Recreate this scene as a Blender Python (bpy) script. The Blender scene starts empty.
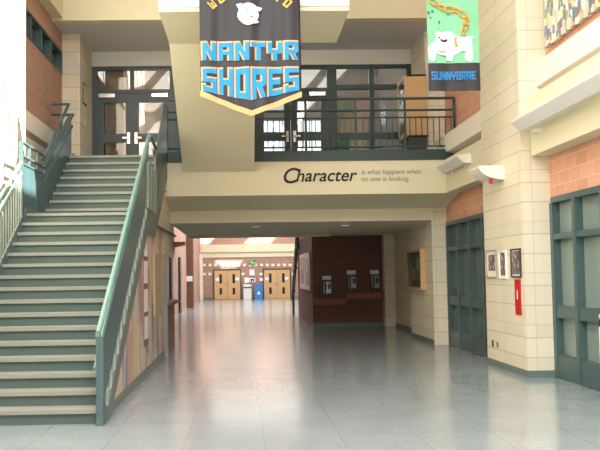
import bpy, bmesh, math, random
from mathutils import Vector, Matrix
random.seed(7)
C = bpy.context.scene.collection
scn = bpy.context.scene

# ------------------------------------------------------------------ camera
yaw, pitch, roll = 2.36771572e-02, 5.26919049e-02, 1.46576196e-02
F, PX, PY, EYE = 780.0, 260.63, 233.99, 1.67
fw = Vector((math.sin(yaw)*math.cos(pitch), math.cos(yaw)*math.cos(pitch), math.sin(pitch)))
rt = Vector((math.cos(yaw), -math.sin(yaw), 0)); up = rt.cross(fw)
rt2 = rt*math.cos(roll) - up*math.sin(roll); up2 = up*math.cos(roll) + rt*math.sin(roll)
cam = bpy.data.cameras.new('camera'); co = bpy.data.objects.new('camera', cam); C.objects.link(co)
m = Matrix.Identity(4)
for i in range(3):
    m[i][0] = rt2[i]; m[i][1] = up2[i]; m[i][2] = -fw[i]
m[0][3], m[1][3], m[2][3] = 0, 0, EYE
co.matrix_world = m
cam.sensor_width = 36; cam.lens = F/600*36
cam.shift_x = (300-PX)/600; cam.shift_y = (PY-225)/600
cam.clip_end = 300
scn.camera = co

# ------------------------------------------------------------------ world, sun, daylight
w = bpy.data.worlds.new('sky'); scn.world = w; w.use_nodes = True
bg = w.node_tree.nodes['Background']
bg.inputs[0].default_value = (0.86, 0.93, 1.0, 1); bg.inputs[1].default_value = 1.6
SUN = Vector((-1.0, 0.6, -1.0))
sl = bpy.data.lights.new('sun', 'SUN'); sl.energy = 32.0; sl.angle = 0.012; sl.color = (1, 0.97, 0.91)
so = bpy.data.objects.new('sun', sl); C.objects.link(so)
so.rotation_euler = SUN.to_track_quat('-Z', 'Y').to_euler(); so.location = (10, 0, 20)

def area(name, loc, size, rot, energy, color=(1, 1, 1)):
    l = bpy.data.lights.new(name, 'AREA'); l.shape = 'RECTANGLE'; l.size, l.size_y = size
    l.energy = energy; l.color = color
    o = bpy.data.objects.new(name, l); C.objects.link(o); o.location = loc; o.rotation_euler = rot
    return o
area('skylight_daylight', (0.1, 2.4, 9.45), (6.0, 7.6), (0, 0, 0), 2050, (0.94, 0.98, 1.0))
area('entrance_daylight', (0, -5.7, 3.0), (8.0, 5.0), (math.radians(90), 0, 0), 60, (0.95, 0.98, 1.0))
area('hall_daylight', (1.4, 43.5, 7.8), (7.0, 20.0), (0, 0, 0), 1900, (1, 0.98, 0.95))
area('vestibule_daylight', (0.4, 21.6, 7.2), (6.0, 3.0), (0, 0, 0), 60, (0.95, 0.98, 1))

vs = scn.view_settings
vs.view_transform = 'Standard'; vs.look = 'None'; vs.gamma = 1; vs.use_curve_mapping = False
vs.exposure = 0.04

# ------------------------------------------------------------------ materials
def lin(c):
    return tuple((x/255/12.92 if x/255 <= .04045 else ((x/255+.055)/1.055)**2.4) for x in c) + (1,)
def mat(name, rgb, rough=.6, metal=0, noise=0.0, nscale=6, emit=0, spec=.5):
    M = bpy.data.materials.new(name); M.use_nodes = True; nt = M.node_tree
    b = nt.nodes['Principled BSDF']; c = lin(rgb)
    b.inputs['Base Color'].default_value = c; b.inputs['Roughness'].default_value = rough
    b.inputs['Metallic'].default_value = metal; b.inputs['Specular IOR Level'].default_value = spec
    if noise:
        tc = nt.nodes.new('ShaderNodeTexCoord'); n = nt.nodes.new('ShaderNodeTexNoise')
        n.inputs['Scale'].default_value = nscale; n.inputs['Detail'].default_value = 5
        nt.links.new(tc.outputs['Object'], n.inputs['Vector'])
        r = nt.nodes.new('ShaderNodeMapRange'); r.inputs[3].default_value = 1-noise; r.inputs[4].default_value = 1+noise
        nt.links.new(n.outputs['Fac'], r.inputs[0])
        mx = nt.nodes.new('ShaderNodeMix'); mx.data_type = 'RGBA'; mx.blend_type = 'MULTIPLY'; mx.inputs[0].default_value = 1
        mx.inputs[6].default_value = c
        nt.links.new(r.outputs[0], mx.inputs[7]); nt.links.new(mx.outputs[2], b.inputs['Base Color'])
    if emit:
        b.inputs['Emission Color'].default_value = c; b.inputs['Emission Strength'].default_value = emit
    return M
class NG:
    def __init__(s, M): s.nt = M.node_tree; s.b = s.nt.nodes['Principled BSDF']
    def n(s, t): return s.nt.nodes.new('ShaderNode'+t)
    def l(s, a, b): s.nt.links.new(a, b)
    def math(s, op, a, b=None, c=None):
        k = s.n('Math'); k.operation = op
        for i, v in enumerate((a, b, c)):
            if v is None: continue
            if hasattr(v, 'links'): s.l(v, k.inputs[i])
            else: k.inputs[i].default_value = v
        return k.outputs[0]
    def uz(s):
        tc = s.n('TexCoord'); sp = s.n('SeparateXYZ'); s.l(tc.outputs['Object'], sp.inputs[0])
        return s.math('ADD', sp.outputs[0], sp.outputs[1]), sp.outputs[2], tc.outputs['Object'], sp
    def mix(s, f, a, b, mode='MIX'):
        k = s.n('Mix'); k.data_type = 'RGBA'; k.blend_type = mode
        for i, v in ((0, f), (6, a), (7, b)):
            if hasattr(v, 'links'): s.l(v, k.inputs[i])
            else: k.inputs[i].default_value = v
        return k.outputs[2]
def stone_mat(name, rgb, mortar, rough=.75):
    M = mat(name, rgb, rough); g = NG(M); u, z, ob, _ = g.uz()
    zz = g.math('ADD', z, 0.82); f = g.math('MODULO', zz, 0.82); per = g.math('FLOOR', g.math('DIVIDE', zz, 0.82))
    a = g.math('GREATER_THAN', f, .31); b2 = g.math('GREATER_THAN', f, .62)
    row = g.math('ADD', g.math('MULTIPLY', per, 3), g.math('ADD', a, b2))
    us = g.math('ADD', g.math('DIVIDE', u, .93), 99.871)
    uf = g.math('FRACT', us); ui = g.math('FLOOR', us)
    d = g.math('MINIMUM', f, g.math('ABSOLUTE', g.math('SUBTRACT', f, .31)))
    d = g.math('MINIMUM', d, g.math('ABSOLUTE', g.math('SUBTRACT', f, .62)))
    d = g.math('MINIMUM', d, g.math('MULTIPLY', uf, .93))
    mort = g.math('LESS_THAN', d, .007)
    wn = g.n('TexWhiteNoise'); wn.noise_dimensions = '2D'; cb = g.n('CombineXYZ'); g.l(ui, cb.inputs[0]); g.l(row, cb.inputs[1]); g.l(cb.outputs[0], wn.inputs['Vector'])
    v = g.math('ADD', g.math('MULTIPLY', wn.outputs['Value'], .09), .955)
    nz = g.n('TexNoise'); nz.inputs['Scale'].default_value = 40; nz.inputs['Detail'].default_value = 4; g.l(ob, nz.inputs['Vector'])
    v = g.math('MULTIPLY', v, g.math('ADD', g.math('MULTIPLY', nz.outputs['Fac'], .16), .92))
    col = g.mix(1, lin(rgb), v, 'MULTIPLY')
    g.l(g.mix(mort, col, lin(mortar)), g.b.inputs['Base Color'])
    bp = g.n('Bump'); bp.inputs['Strength'].default_value = .25; bp.inputs['Distance'].default_value = .01
    g.l(g.math('SUBTRACT', 1, mort), bp.inputs['Height']); g.l(bp.outputs[0], g.b.inputs['Normal'])
    return M
def brick_mat(name, c1, c2, mortar, bw=.4, rh=.2, ms=.006, rough=.8):
    M = mat(name, c1, rough); g = NG(M); u, z, ob, _ = g.uz()
    cb = g.n('CombineXYZ'); g.l(g.math('ADD', u, 100), cb.inputs[0]); g.l(z, cb.inputs[1])
    t = g.n('TexBrick'); g.l(cb.outputs[0], t.inputs['Vector'])
    t.inputs['Color1'].default_value = lin(c1); t.inputs['Color2'].default_value = lin(c2); t.inputs['Mortar'].default_value = lin(mortar)
    t.inputs['Scale'].default_value = 1; t.inputs['Mortar Size'].default_value = ms; t.inputs['Brick Width'].default_value = bw; t.inputs['Row Height'].default_value = rh
    nz = g.n('TexNoise'); nz.inputs['Scale'].default_value = 25; g.l(ob, nz.inputs['Vector'])
    v = g.math('ADD', g.math('MULTIPLY', nz.outputs['Fac'], .2), .9)
    g.l(g.mix(1, t.outputs['Color'], v, 'MULTIPLY'), g.b.inputs['Base Color'])
    return M
def floor_mat():
    M = mat('polished_terrazzo', (176, 184, 182), .2); g = NG(M); u, z, ob, sp = g.uz()
    def grid(s, off, w):
        f = g.math('FRACT', g.math('DIVIDE', g.math('ADD', s, 79-off), .79))
        return g.math('LESS_THAN', f, w)
    ln = g.math('MAXIMUM', grid(sp.outputs[0], .19, .012), grid(sp.outputs[1], .3, .010))
    vo = g.n('TexVoronoi'); vo.inputs['Scale'].default_value = 70; g.l(ob, vo.inputs['Vector'])
    nz = g.n('TexNoise'); nz.inputs['Scale'].default_value = 1.4; nz.inputs['Detail'].default_value = 6; g.l(ob, nz.inputs['Vector'])
    sx = g.n('SeparateColor'); g.l(vo.outputs['Color'], sx.inputs[0])
    v = g.math('ADD', g.math('MULTIPLY', sx.outputs[0], .22), .86)
    v = g.math('MULTIPLY', v, g.math('ADD', g.math('MULTIPLY', nz.outputs['Fac'], .3), .85))
    col = g.mix(1, lin((148, 158, 160)), v, 'MULTIPLY')
    g.l(g.mix(g.math('MULTIPLY', ln, .45), col, lin((100, 108, 108))), g.b.inputs['Base Color'])
    g.l(g.math('ADD', g.math('MULTIPLY', nz.outputs['Fac'], .10), .11), g.b.inputs['Roughness'])
    g.b.inputs['Coat Weight'].default_value = .25; g.b.inputs['Coat Roughness'].default_value = .24; g.b.inputs['IOR'].default_value = 1.55
    return M
def collage_mat(name, stops, su, sz, rough=.4, lum=1.0):
    """vertical streaks and patches of paint, stretched along z"""
    M = mat(name, (180, 150, 120), rough); g = NG(M); u, z, ob, _ = g.uz()
    cb = g.n('CombineXYZ'); g.l(g.math('MULTIPLY', u, su), cb.inputs[0]); g.l(g.math('MULTIPLY', z, sz), cb.inputs[1])
    vo = g.n('TexVoronoi'); vo.distance = 'CHEBYCHEV'; vo.inputs['Scale'].default_value = 1; g.l(cb.outputs[0], vo.inputs['Vector'])
    sx = g.n('SeparateColor'); g.l(vo.outputs['Color'], sx.inputs[0])
    rp = g.n('ValToRGB'); rp.color_ramp.interpolation = 'CONSTANT'
    e = rp.color_ramp.elements
    while len(e) < len(stops): e.new(.5)
    for i, c in enumerate(stops):
        e[i].position = i/len(stops); e[i].color = lin(c)
    g.l(sx.outputs[0], rp.inputs[0])
    nz = g.n('TexNoise'); nz.inputs['Scale'].default_value = 12; g.l(ob, nz.inputs['Vector'])
    v = g.math('ADD', g.math('MULTIPLY', nz.outputs['Fac'], .5), .75*lum)
    g.l(g.mix(1, rp.outputs[0], v, 'MULTIPLY'), g.b.inputs['Base Color'])
    return M
def glass_mat(name, tint=(235, 240, 240), refl=.05):
    M = bpy.data.materials.new(name); M.use_nodes = True; nt = M.node_tree
    for n in list(nt.nodes): nt.nodes.remove(n)
    o = nt.nodes.new('ShaderNodeOutputMaterial'); t = nt.nodes.new('ShaderNodeBsdfTransparent'); t.inputs[0].default_value = lin(tint)
    gl = nt.nodes.new('ShaderNodeBsdfGlossy'); gl.inputs['Roughness'].default_value = .03
    fr = nt.nodes.new('ShaderNodeLayerWeight'); fr.inputs[0].default_value = .25
    mr = nt.nodes.new('ShaderNodeMapRange'); mr.inputs[3].default_value = refl; mr.inputs[4].default_value = .4
    nt.links.new(fr.outputs['Fresnel'], mr.inputs[0])
    mx = nt.nodes.new('ShaderNodeMixShader'); nt.links.new(mr.outputs[0], mx.inputs[0]); nt.links.new(t.outputs[0], mx.inputs[1]); nt.links.new(gl.outputs[0], mx.inputs[2])
    nt.links.new(mx.outputs[0], o.inputs[0]); return M

STONE = stone_mat('cream_stone_block', (228, 217, 192), (184, 180, 174))
PINK = brick_mat('salmon_brick', (208, 152, 124), (218, 164, 136), (222, 190, 168))
PINK_OLD = brick_mat('dusty_pink_brick', (176, 136, 118), (186, 146, 128), (190, 165, 150))
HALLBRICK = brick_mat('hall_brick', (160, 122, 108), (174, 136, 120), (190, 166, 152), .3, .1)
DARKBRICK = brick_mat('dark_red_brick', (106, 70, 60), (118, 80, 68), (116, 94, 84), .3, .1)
CREAM = mat('cream_paint', (226, 218, 188), .7, noise=.03, nscale=2)
BEIGE = mat('pale_beige_paint', (226, 218, 188), .7, noise=.02, nscale=2)
SILL = mat('white_cast_sill', (236, 228, 214), .7, noise=.03)
WHITE = mat('white_paint', (232, 231, 228), .6)
SOFFIT = mat('soffit_grey', (214, 210, 212), .8)
TEAL = mat('teal_steel_paint', (70, 92, 92), .4, noise=.05)
TEALD = mat('dark_teal_paint', (48, 68, 68), .4, noise=.05)
DOORGREY = mat('blue_grey_paint', (70, 80, 84), .4)
RAIL = mat('pale_green_handrail', (112, 150, 138), .3)
GUARD = mat('guard_steel', (70, 94, 96), .34, noise=.06, nscale=3)
GUARDG = mat('grey_green_steel', (120, 132, 122), .42, noise=.05)
STRING = mat('stringer_steel', (98, 112, 110), .4, noise=.05)
RISER = mat('riser_paint', (76, 94, 88), .55, noise=.06)
TREAD = mat('worn_tread', (142, 144, 132), .6, noise=.08, nscale=8)
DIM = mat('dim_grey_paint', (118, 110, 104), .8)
BASE = mat('grey_green_base', (104, 118, 114), .4)
TERR = floor_mat()
FROST = mat('frosted_glass', (128, 143, 138), .22, noise=.05, nscale=2)
DARKGLASS = mat('dark_glass', (84, 90, 88), .1)
GLASS = glass_mat('clear_glass')
WOOD = mat('honey_wood', (208, 168, 118), .45, noise=.08, nscale=5)
WOODD = mat('reddish_wood', (142, 80, 66), .5, noise=.1)
CHROME = mat('chrome', (215, 215, 212), .22, .9)
BLACK = mat('black', (24, 24, 26), .5)
DGREY = mat('dark_grey', (60, 62, 64), .5)
STEEL = mat('brushed_steel', (150, 152, 154), .35, .7)
RED = mat('red_sign', (196, 28, 34), .45)
PAPER = mat('paper_white', (238, 238, 236), .7)
BLUE = mat('blue_plastic', (58, 128, 200), .4)
BINW = mat('white_plastic', (222, 224, 224), .4)
GREEN = mat('green_paint', (60, 122, 84), .5)
CHAR = mat('charcoal_cloth', (38, 37, 42), .55, noise=.12, nscale=3)
CYAN = mat('cyan_felt', (42, 144, 194), .8, noise=.1, nscale=12)
PEACH = mat('peach_trim', (228, 172, 118), .75)
MINT = mat('mint_cloth', (128, 200, 158), .75, noise=.06, nscale=4)
ORANGE = mat('orange_felt', (232, 158, 58), .8)
PALEBLUE = mat('pale_blue_felt', (190, 220, 232), .8)
GOLD = mat('gold_felt', (206, 176, 92), .8)
BLUET = mat('blue_felt', (44, 128, 190), .8)
MURAL = collage_mat('mural_paint', [(214, 194, 166), (192, 164, 140), (200, 198, 194), (166, 136, 120), (218, 206, 180), (130, 140, 166), (204, 176, 148), (212, 202, 188)], 5.5, .9)
MOSAIC = collage_mat('mosaic_tiles', [(190, 200, 160), (92, 140, 120), (226, 214, 150), (140, 96, 110), (200, 190, 200), (90, 120, 170), (230, 224, 214), (150, 170, 130), (216, 176, 140), (100, 110, 130)], 13, 8, .35, 1.15)
PHOTO = collage_mat('photograph_print', [(90, 80, 82), (150, 130, 130), (60, 56, 60), (190, 180, 176), (110, 96, 100)], 18, 16, .3)
MARINE = collage_mat('poster_green', [(70, 150, 80), (120, 180, 110), (200, 210, 170), (60, 120, 70)], 6, 12, .5)

# ------------------------------------------------------------------ mesh helpers
def wloc(o):
    v = Vector((0, 0, 0))
    while o is not None:
        v += o.location; o = o.parent
    return v
class MB:
    def __init__(s): s.bm = bmesh.new()
    def box(s, x0, x1, y0, y1, z0, z1):
        x0, x1 = sorted((x0, x1)); y0, y1 = sorted((y0, y1)); z0, z1 = sorted((z0, z1))
        v = [s.bm.verts.new(p) for p in ((x0,y0,z0),(x1,y0,z0),(x1,y1,z0),(x0,y1,z0),(x0,y0,z1),(x1,y0,z1),(x1,y1,z1),(x0,y1,z1))]
        for f in ((0,3,2,1),(4,5,6,7),(0,1,5,4),(1,2,6,5),(2,3,7,6),(3,0,4,7)): s.bm.faces.new([v[i] for i in f])
        return s
    def prism(s, pts, axis, a, b):
        """polygon pts in the two other axes, extruded along axis from a to b"""
        def P(p, t):
            return {'x': (t, p[0], p[1]), 'y': (p[0], t, p[1]), 'z': (p[0], p[1], t)}[axis]
        A = [s.bm.verts.new(P(p, a)) for p in pts]; B = [s.bm.verts.new(P(p, b)) for p in pts]
        s.bm.faces.new(A); s.bm.faces.new(B[::-1]); n = len(pts)
        for i in range(n): s.bm.faces.new((A[i], B[i], B[(i+1) % n], A[(i+1) % n]))
        return s
    def tube(s, pts, r, n=10, caps=True):
        pts = [Vector(p) for p in pts]; rings = []
        for i, p in enumerate(pts):
            d = (pts[min(i+1, len(pts)-1)] - pts[max(i-1, 0)]).normalized()
            k = 1.0
            if 0 < i < len(pts)-1:
                c = (pts[i]-pts[i-1]).normalized().dot((pts[i+1]-pts[i]).normalized()); k = 1/max(.5, math.sqrt((1+c)/2))
            a = Vector((0, 0, 1)) if abs(d.z) < .95 else Vector((1, 0, 0))
            e1 = d.cross(a).normalized(); e2 = d.cross(e1)
            rr = r[i] if isinstance(r, (list, tuple)) else r
            rings.append([s.bm.verts.new(p + (e1*math.cos(2*math.pi*j/n) + e2*math.sin(2*math.pi*j/n))*rr) for j in range(n)])
        for A, B in zip(rings, rings[1:]):
            for j in range(n): s.bm.faces.new((A[j], A[(j+1) % n], B[(j+1) % n], B[j]))
        if caps:
            s.bm.faces.new(rings[0][::-1]); s.bm.faces.new(rings[-1])
        return s
    def lathe(s, c, prof, n=20):
        rings = [[s.bm.verts.new((c[0]+r*math.cos(2*math.pi*j/n), c[1]+r*math.sin(2*math.pi*j/n), c[2]+z)) for j in range(n)] for r, z in prof]
        for A, B in zip(rings, rings[1:]):
            for j in range(n): s.bm.faces.new((A[j], A[(j+1) % n], B[(j+1) % n], B[j]))
        s.bm.faces.new(rings[0][::-1]); s.bm.faces.new(rings[-1]); return s
    def build(s, name, material, parent=None, bevel=0, smooth=False):
        bmesh.ops.recalc_face_normals(s.bm, faces=s.bm.faces[:])
        me = bpy.data.meshes.new(name)
        off = wloc(parent)
        if off.length: bmesh.ops.translate(s.bm, verts=s.bm.verts[:], vec=-off)
        if smooth:
            for f in s.bm.faces: f.smooth = True
        s.bm.to_mesh(me); s.bm.free(); me.materials.append(material)
        o = bpy.data.objects.new(name, me); C.objects.link(o)
        if parent is not None: o.parent = parent
        if bevel:
            b = o.modifiers.new('bevel', 'BEVEL'); b.width = bevel; b.segments = 2; b.limit_method = 'ANGLE'
        if smooth:
            e = o.modifiers.new('edges', 'EDGE_SPLIT'); e.split_angle = math.radians(40)
        return o
def box(*a): return MB().box(*a)
def empty(name, loc):
    o = bpy.data.objects.new(name, None); C.objects.link(o); o.location = loc; o.empty_display_size = .1; return o
def thing(name, loc, label, cat, group=None):
    return tag(empty(name, loc), label, cat, group)
def tag(o, label, cat, group=None):
    o['label'] = label; o['category'] = cat
    if group: o['group'] = group
    return o
def st(o, label=None, cat=None):
    o['kind'] = 'structure'
    if label: o['label'] = label
    if cat: o['category'] = cat
    return o
def sbox(name, material, *a, label=None, cat=None): return st(box(*a).build(name, material), label, cat)
def dup(root, loc, label=None):
    c = root.copy(); C.objects.link(c); c.location = loc
    if label: c['label'] = label
    def kids(a, b):
        for ch in list(a.children):
            k = ch.copy(); C.objects.link(k); k.parent = b; kids(ch, k)
    kids(root, c); return c

def ring_x(k, x0, x1, y0, y1, z0, z1, w, wz=None):
    wz = wz or w   # four bars round a rectangle in the y-z plane, butted
    return k.box(x0, x1, y0, y0+w, z0, z1).box(x0, x1, y1-w, y1, z0, z1).box(x0, x1, y0+w, y1-w, z0, z0+wz).box(x0, x1, y0+w, y1-w, z1-wz, z1)
# ------------------------------------------------------------------ the setting
FZ = 4.19                 # upper floor level
sbox('floor', TERR, -4.3, 6.6, -6, 55.2, -.1, 0, label='polished grey speckled terrazzo floor with thin joints', cat='floor')

def plate_with_holes(name, material, x0, x1, y0, y1, z, th, holes):
    """flat roof with polygonal openings"""
    bm = bmesh.new()
    def loop(pts):
        v = [bm.verts.new((p[0], p[1], z)) for p in pts]
        return [bm.edges.new((v[i], v[(i+1) % len(v)])) for i in range(len(v))]
    ed = loop([(x0, y0), (x1, y0), (x1, y1), (x0, y1)])
    for h in holes: ed += loop(h)
    bmesh.ops.triangle_fill(bm, use_beauty=True, use_dissolve=False, edges=ed)
    r = bmesh.ops.extrude_face_region(bm, geom=bm.faces[:])
    bmesh.ops.translate(bm, verts=[g for g in r['geom'] if isinstance(g, bmesh.types.BMVert)], vec=(0, 0, th))
    k = MB(); k.bm = bm
    return st(k.build(name, material))
ceil = plate_with_holes('ceiling', WHITE, -5.2, 5.6, -6, 16.9, 9.6, .25, [[(-2.9, 6.4), (3.15, 6.4), (3.15, 9.95), (-2.9, 13.55)]])  # unseen roof opening, far edge skewed so the sun stops at the left pier
# skylight bars over the atrium opening
sky = MB()
for i in range(3): sky.box(-2.9, 3.15, 6.4+i*1.75-.03, 6.4+i*1.75+.03, 9.86, 9.98)
st(sky.build('window_9', WHITE), 'white bars of the atrium skylight', 'skylight')
# far hall roof with slots that throw the sun patches on the end wall
HZ = 8.2; YW = 54.9
def hole_for(px_poly):
    out = []
    for (x, y) in px_poly:
        d = rt2*((x-PX)/F) - up2*((y-PY)/F) + fw
        P = Vector((0, 0, EYE)) + d*(YW/d.y); t = (HZ - P.z)/-SUN.z
        out.append((P.x - SUN.x*t, P.y - SUN.y*t))
    return out
holes = [[(-2.5, 31), (9, 31), (9, 44), (-2.5, 44)], hole_for([(190, 228), (224, 228), (209, 244.5), (190, 244.5)]), hole_for([(258, 229), (285, 229), (270, 244), (243, 244)]),
         hole_for([(214, 260.5), (243, 260.5), (237, 268), (222, 268.5)])]
plate_with_holes('ceiling_hall', WHITE, -4.3, 14, 23.9, 55.2, HZ, .03, holes)

PANEL = bpy.data.materials.new('added_sun_diffuser'); PANEL.use_nodes = True
nt_ = PANEL.node_tree; nt_.nodes.remove(nt_.nodes['Principled BSDF']); tl = nt_.nodes.new('ShaderNodeBsdfTranslucent'); tl.inputs[0].default_value = (.5, .51, .52, 1)
nt_.links.new(tl.outputs[0], nt_.nodes['Material Output'].inputs[0])
st(box(-2.6, 9.1, 30.9, 44.1, HZ+.04, HZ+.06).build('window_8', PANEL), 'added milky roof panel spreading daylight over the far hall', 'skylight')  # panel added to diffuse the sun and look bright through the upper glazing
# right side: piers, recessed bays
sbox('wall_right_pier', STONE, 4.46, 5.6, 12.25, 14.26, 0, 9.6, label='cream stone block pier with framed photos and a red sign', cat='pier')
sbox('wall_right_inner_pier', STONE, 4.40, 5.6, 17.975, 20.4, 0, 3.165, label='cream stone pier carrying the wooden display case', cat='pier')
sbox('wall_right_near', PINK, 4.91, 5.6, -6, 12.25, 2.83, 9.6)
sbox('wall_right_bay', PINK, 4.75, 5.6, 14.26, 18.0, 2.83, 9.6)
sbox('wall_right_corridor', STONE, 4.78, 5.6, 20.4, 25.2, 0, 3.6)
sbox('wall_right_pilaster', STONE, 4.46, 4.78, 24.45, 24.86, 0, 2.95)
sbox('wall_right_back_pier', STONE, 4.31, 5.6, 17.85, 19.6, FZ, 7.3)
sbox('wall_right_behind', PINK, 5.05, 5.6, -6, 8.5, 0, 2.83)
for nm, y0, y1, x in (('near', 7.2, 12.24, 4.91), ('bay', 14.26, 16.84, 4.75)):
    sbox('trim_band_'+nm, CREAM, 4.62 if nm == 'near' else 4.47, 5.2, y0, y1, 3.50 if nm == 'near' else 3.41, 4.46 if nm == 'near' else 4.14)
    s0 = 4.62 if nm == 'near' else 4.30
    st(MB().prism([(4.74 if nm == 'near' else 4.47, s0), (5.2, s0-.12), (5.2, s0+.38), (4.74 if nm == 'near' else 4.47, s0+.38)], 'y', y0, y1 if nm == 'near' else 17.85).build('trim_sill_'+nm, SILL))
# left side
sbox('wall_left_pier', STONE, -5.2, -3.93, 12.4, 14.26, 0, 9.6, label='sunlit stone pier beside the staircase', cat='pier')
wl = MB(); wl.box(-5.2, -4.1, 14.26, 17.85, 0, 6.33); wl.box(-5.2, -4.1, 14.26, 17.85, 6.88, 9.6); wl.box(-5.2, -4.25, 14.26, 17.85, 6.33, 6.88)
sbox('wall_left_near', STONE, -5.2, -4.1, -6, 12.4, 0, 9.6)
st(wl.build('wall_left', PINK_OLD))
sbox('wall_left_back_pier', STONE, -5.2, -3.69, 17.85, 19.6, 0, 7.3)
sbox('trim_band_left', CREAM, -4.6, -3.97, 14.26, 17.85, 3.3, 4.3)
st(MB().prism([(-3.95, 4.42), (-4.6, 4.28), (-4.6, 4.78), (-3.95, 4.78)], 'y', 14.26, 17.85).build('trim_sill_left', SILL))
# clerestory strip in the left brick wall
win = st(empty('window_1', (-4.18, 16.1, 6.33)), 'narrow strip window high in the pink brick wall', 'window')
k = MB(); k.box(-4.25, -4.09, 14.4, 17.85, 6.33, 6.38); k.box(-4.25, -4.09, 14.4, 17.85, 6.83, 6.88)
for y in (14.4, 15.18, 15.98, 16.78, 17.78): k.box(-4.25, -4.09, y, y+.08, 6.33, 6.88)
k.build('frame', TEAL, win); box(-4.249, -4.23, 14.4, 17.85, 6.36, 6.86).build('pane', DARKGLASS, win)
# end walls behind the viewer
bw = MB(); bw.box(-5.2, 5.6, -6.3, -6, 0, .5); bw.box(-5.2, 5.6, -6.3, -6, 5.6, 9.6); bw.box(-5.2, -4.1, -6.3, -6, .5, 5.6); bw.box(4.1, 5.6, -6.3, -6, .5, 5.6)
st(bw.build('wall_entrance', STONE))
k = MB()
for i in range(6): k.box(-4.1+i*1.64-.05, -4.1+i*1.64+.05, -6.2, -6.08, .5, 5.6)
for z in (.5, 2.4, 5.5): k.box(-4.1, 4.1, -6.2, -6.08, z, z+.1)
st(k.build('window_2', TEAL))
# upper floor slab over the corridor: fascia, sloped soffit, beam, underside
pf = [(16.85, 4.13), (16.85, 3.40), (18.0, 3.17), (18.0, 2.89), (23.9, 2.89), (23.9, 4.13)]
st(MB().prism(pf, 'x', -1.665, 4.745).build('floor_upper', CREAM), 'cream fascia and soffit of the upper floor balcony', 'balcony')
sbox('floor_upper_landing', CREAM, -4.1, -1.62, 16.27, 23.9, 3.5, FZ)
sbox('floor_upper_finish', BASE, -1.62, 4.31, 16.93, 23.9, 4.13, FZ)
sbox('ceiling_alcove', CREAM, 2.2, 4.8, 23.9, 25.2, 2.89, 3.4)
sbox('trim_beam', CREAM, -1.62, 2.68, 23.3, 23.9, 2.82, 2.89)
sbox('trim_balcony', TEALD, -1.62, 4.70, 16.83, 16.93, 4.13, 4.36, label='dark teal edge board under the balcony railing', cat='edge board')
# soffit and fascia above the balcony
sbox('wall_fascia', BEIGE, -5.2, 5.6, 16.9, 17.15, 7.3, 9.85)
sbox('ceiling_upper', SOFFIT, -5.2, 5.6, 17.15, 20.0, 7.3, 7.5)
sbox('wall_bulkhead_left', BEIGE, -4.1, -3.86, 12.4, 16.9, 7.35, 9.6)
sbox('wall_above_doors', WHITE, -3.69, 4.31, 19.3, 19.6, 6.93, 7.3)
# room behind the upper glazing
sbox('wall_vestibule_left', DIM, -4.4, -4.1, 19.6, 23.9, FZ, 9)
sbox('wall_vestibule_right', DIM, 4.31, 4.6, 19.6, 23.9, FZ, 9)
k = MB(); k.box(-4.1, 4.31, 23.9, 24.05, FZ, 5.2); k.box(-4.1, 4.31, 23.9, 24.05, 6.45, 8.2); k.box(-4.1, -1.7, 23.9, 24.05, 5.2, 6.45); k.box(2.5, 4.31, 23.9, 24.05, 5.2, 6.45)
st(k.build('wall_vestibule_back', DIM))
k = MB()
for i in range(15): k.box(-1.7+i*.3-.025, -1.7+i*.3+.025, 23.94, 24.0, 5.2, 6.45)
k.box(-1.7, 2.5, 23.93, 23.94, 5.80, 5.84)
st(k.build('window_3', WHITE))
k = MB()
for i in range(9):
    x = -4.0+i*1.02
    k.prism([(19.62, 7.32), (23.9, 8.55), (23.9, 8.75), (19.62, 7.55)], 'x', x, x+.16)
for y, z in ((20.6, 7.75), (21.7, 8.07), (22.8, 8.38)): k.box(-4.1, 4.31, y, y+.1, z-.1, z+.05)
st(k.build('window_4', WHITE), 'white sloped skylight bars behind the upper doors', 'skylight')
# lower left: mural wall below the stair, tan wall above it
st(MB().prism([(9.15, 0), (16.35, 0), (16.35, 2.62), (13.1, 2.62)], 'x', -1.80, -1.66).build('wall_mural', MURAL), 'collage mural painted on the wall under the staircase', 'mural')
st(MB().prism([(13.3, 2.66), (18.95, 2.66), (18.95, 3.42), (16.84, 3.42), (16.84, 3.95), (16.4, 3.95), (14.4, 2.85)], 'x', -1.80, -1.66).build('wall_left_tan', STONE))
sbox('trim_mural_cap', TEAL, -1.80, -1.60, 14.2, 18.95, 2.62, 2.66)
sbox('wall_counter_header', STONE, -1.80, -1.66, 16.55, 18.95, 2.12, 2.62)
sbox('trim_mural_post', STEEL, -1.82, -1.58, 16.35, 16.55, 0, 2.14, label='grey metal post at the end of the mural', cat='post')
cw = sbox('wall_counter', HALLBRICK, -1.80, -1.66, 16.55, 18.95, 0, 1.05)
sbox('trim_counter_ledge', WOODD, -1.9, -1.52, 16.55, 19.0, 1.05, 1.11)
sbox('baseboard_left', BASE, -1.66, -1.64, 9.3, 16.35, 0, .12)
sbox('wall_left_corridor', PINK_OLD, -3.4, -2.95, 19.5, 55.2, 0, 8.2)
sbox('wall_left_booth', PINK_OLD, -3.4, -1.8, 19.3, 19.5, 0, 2.9) if False else None
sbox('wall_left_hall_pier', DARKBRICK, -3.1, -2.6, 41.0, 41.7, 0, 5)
sbox('wall_left_hall_pilaster', STONE, -3.0, -2.75, 53.5, 54.3, 0, 3.2)
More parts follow.
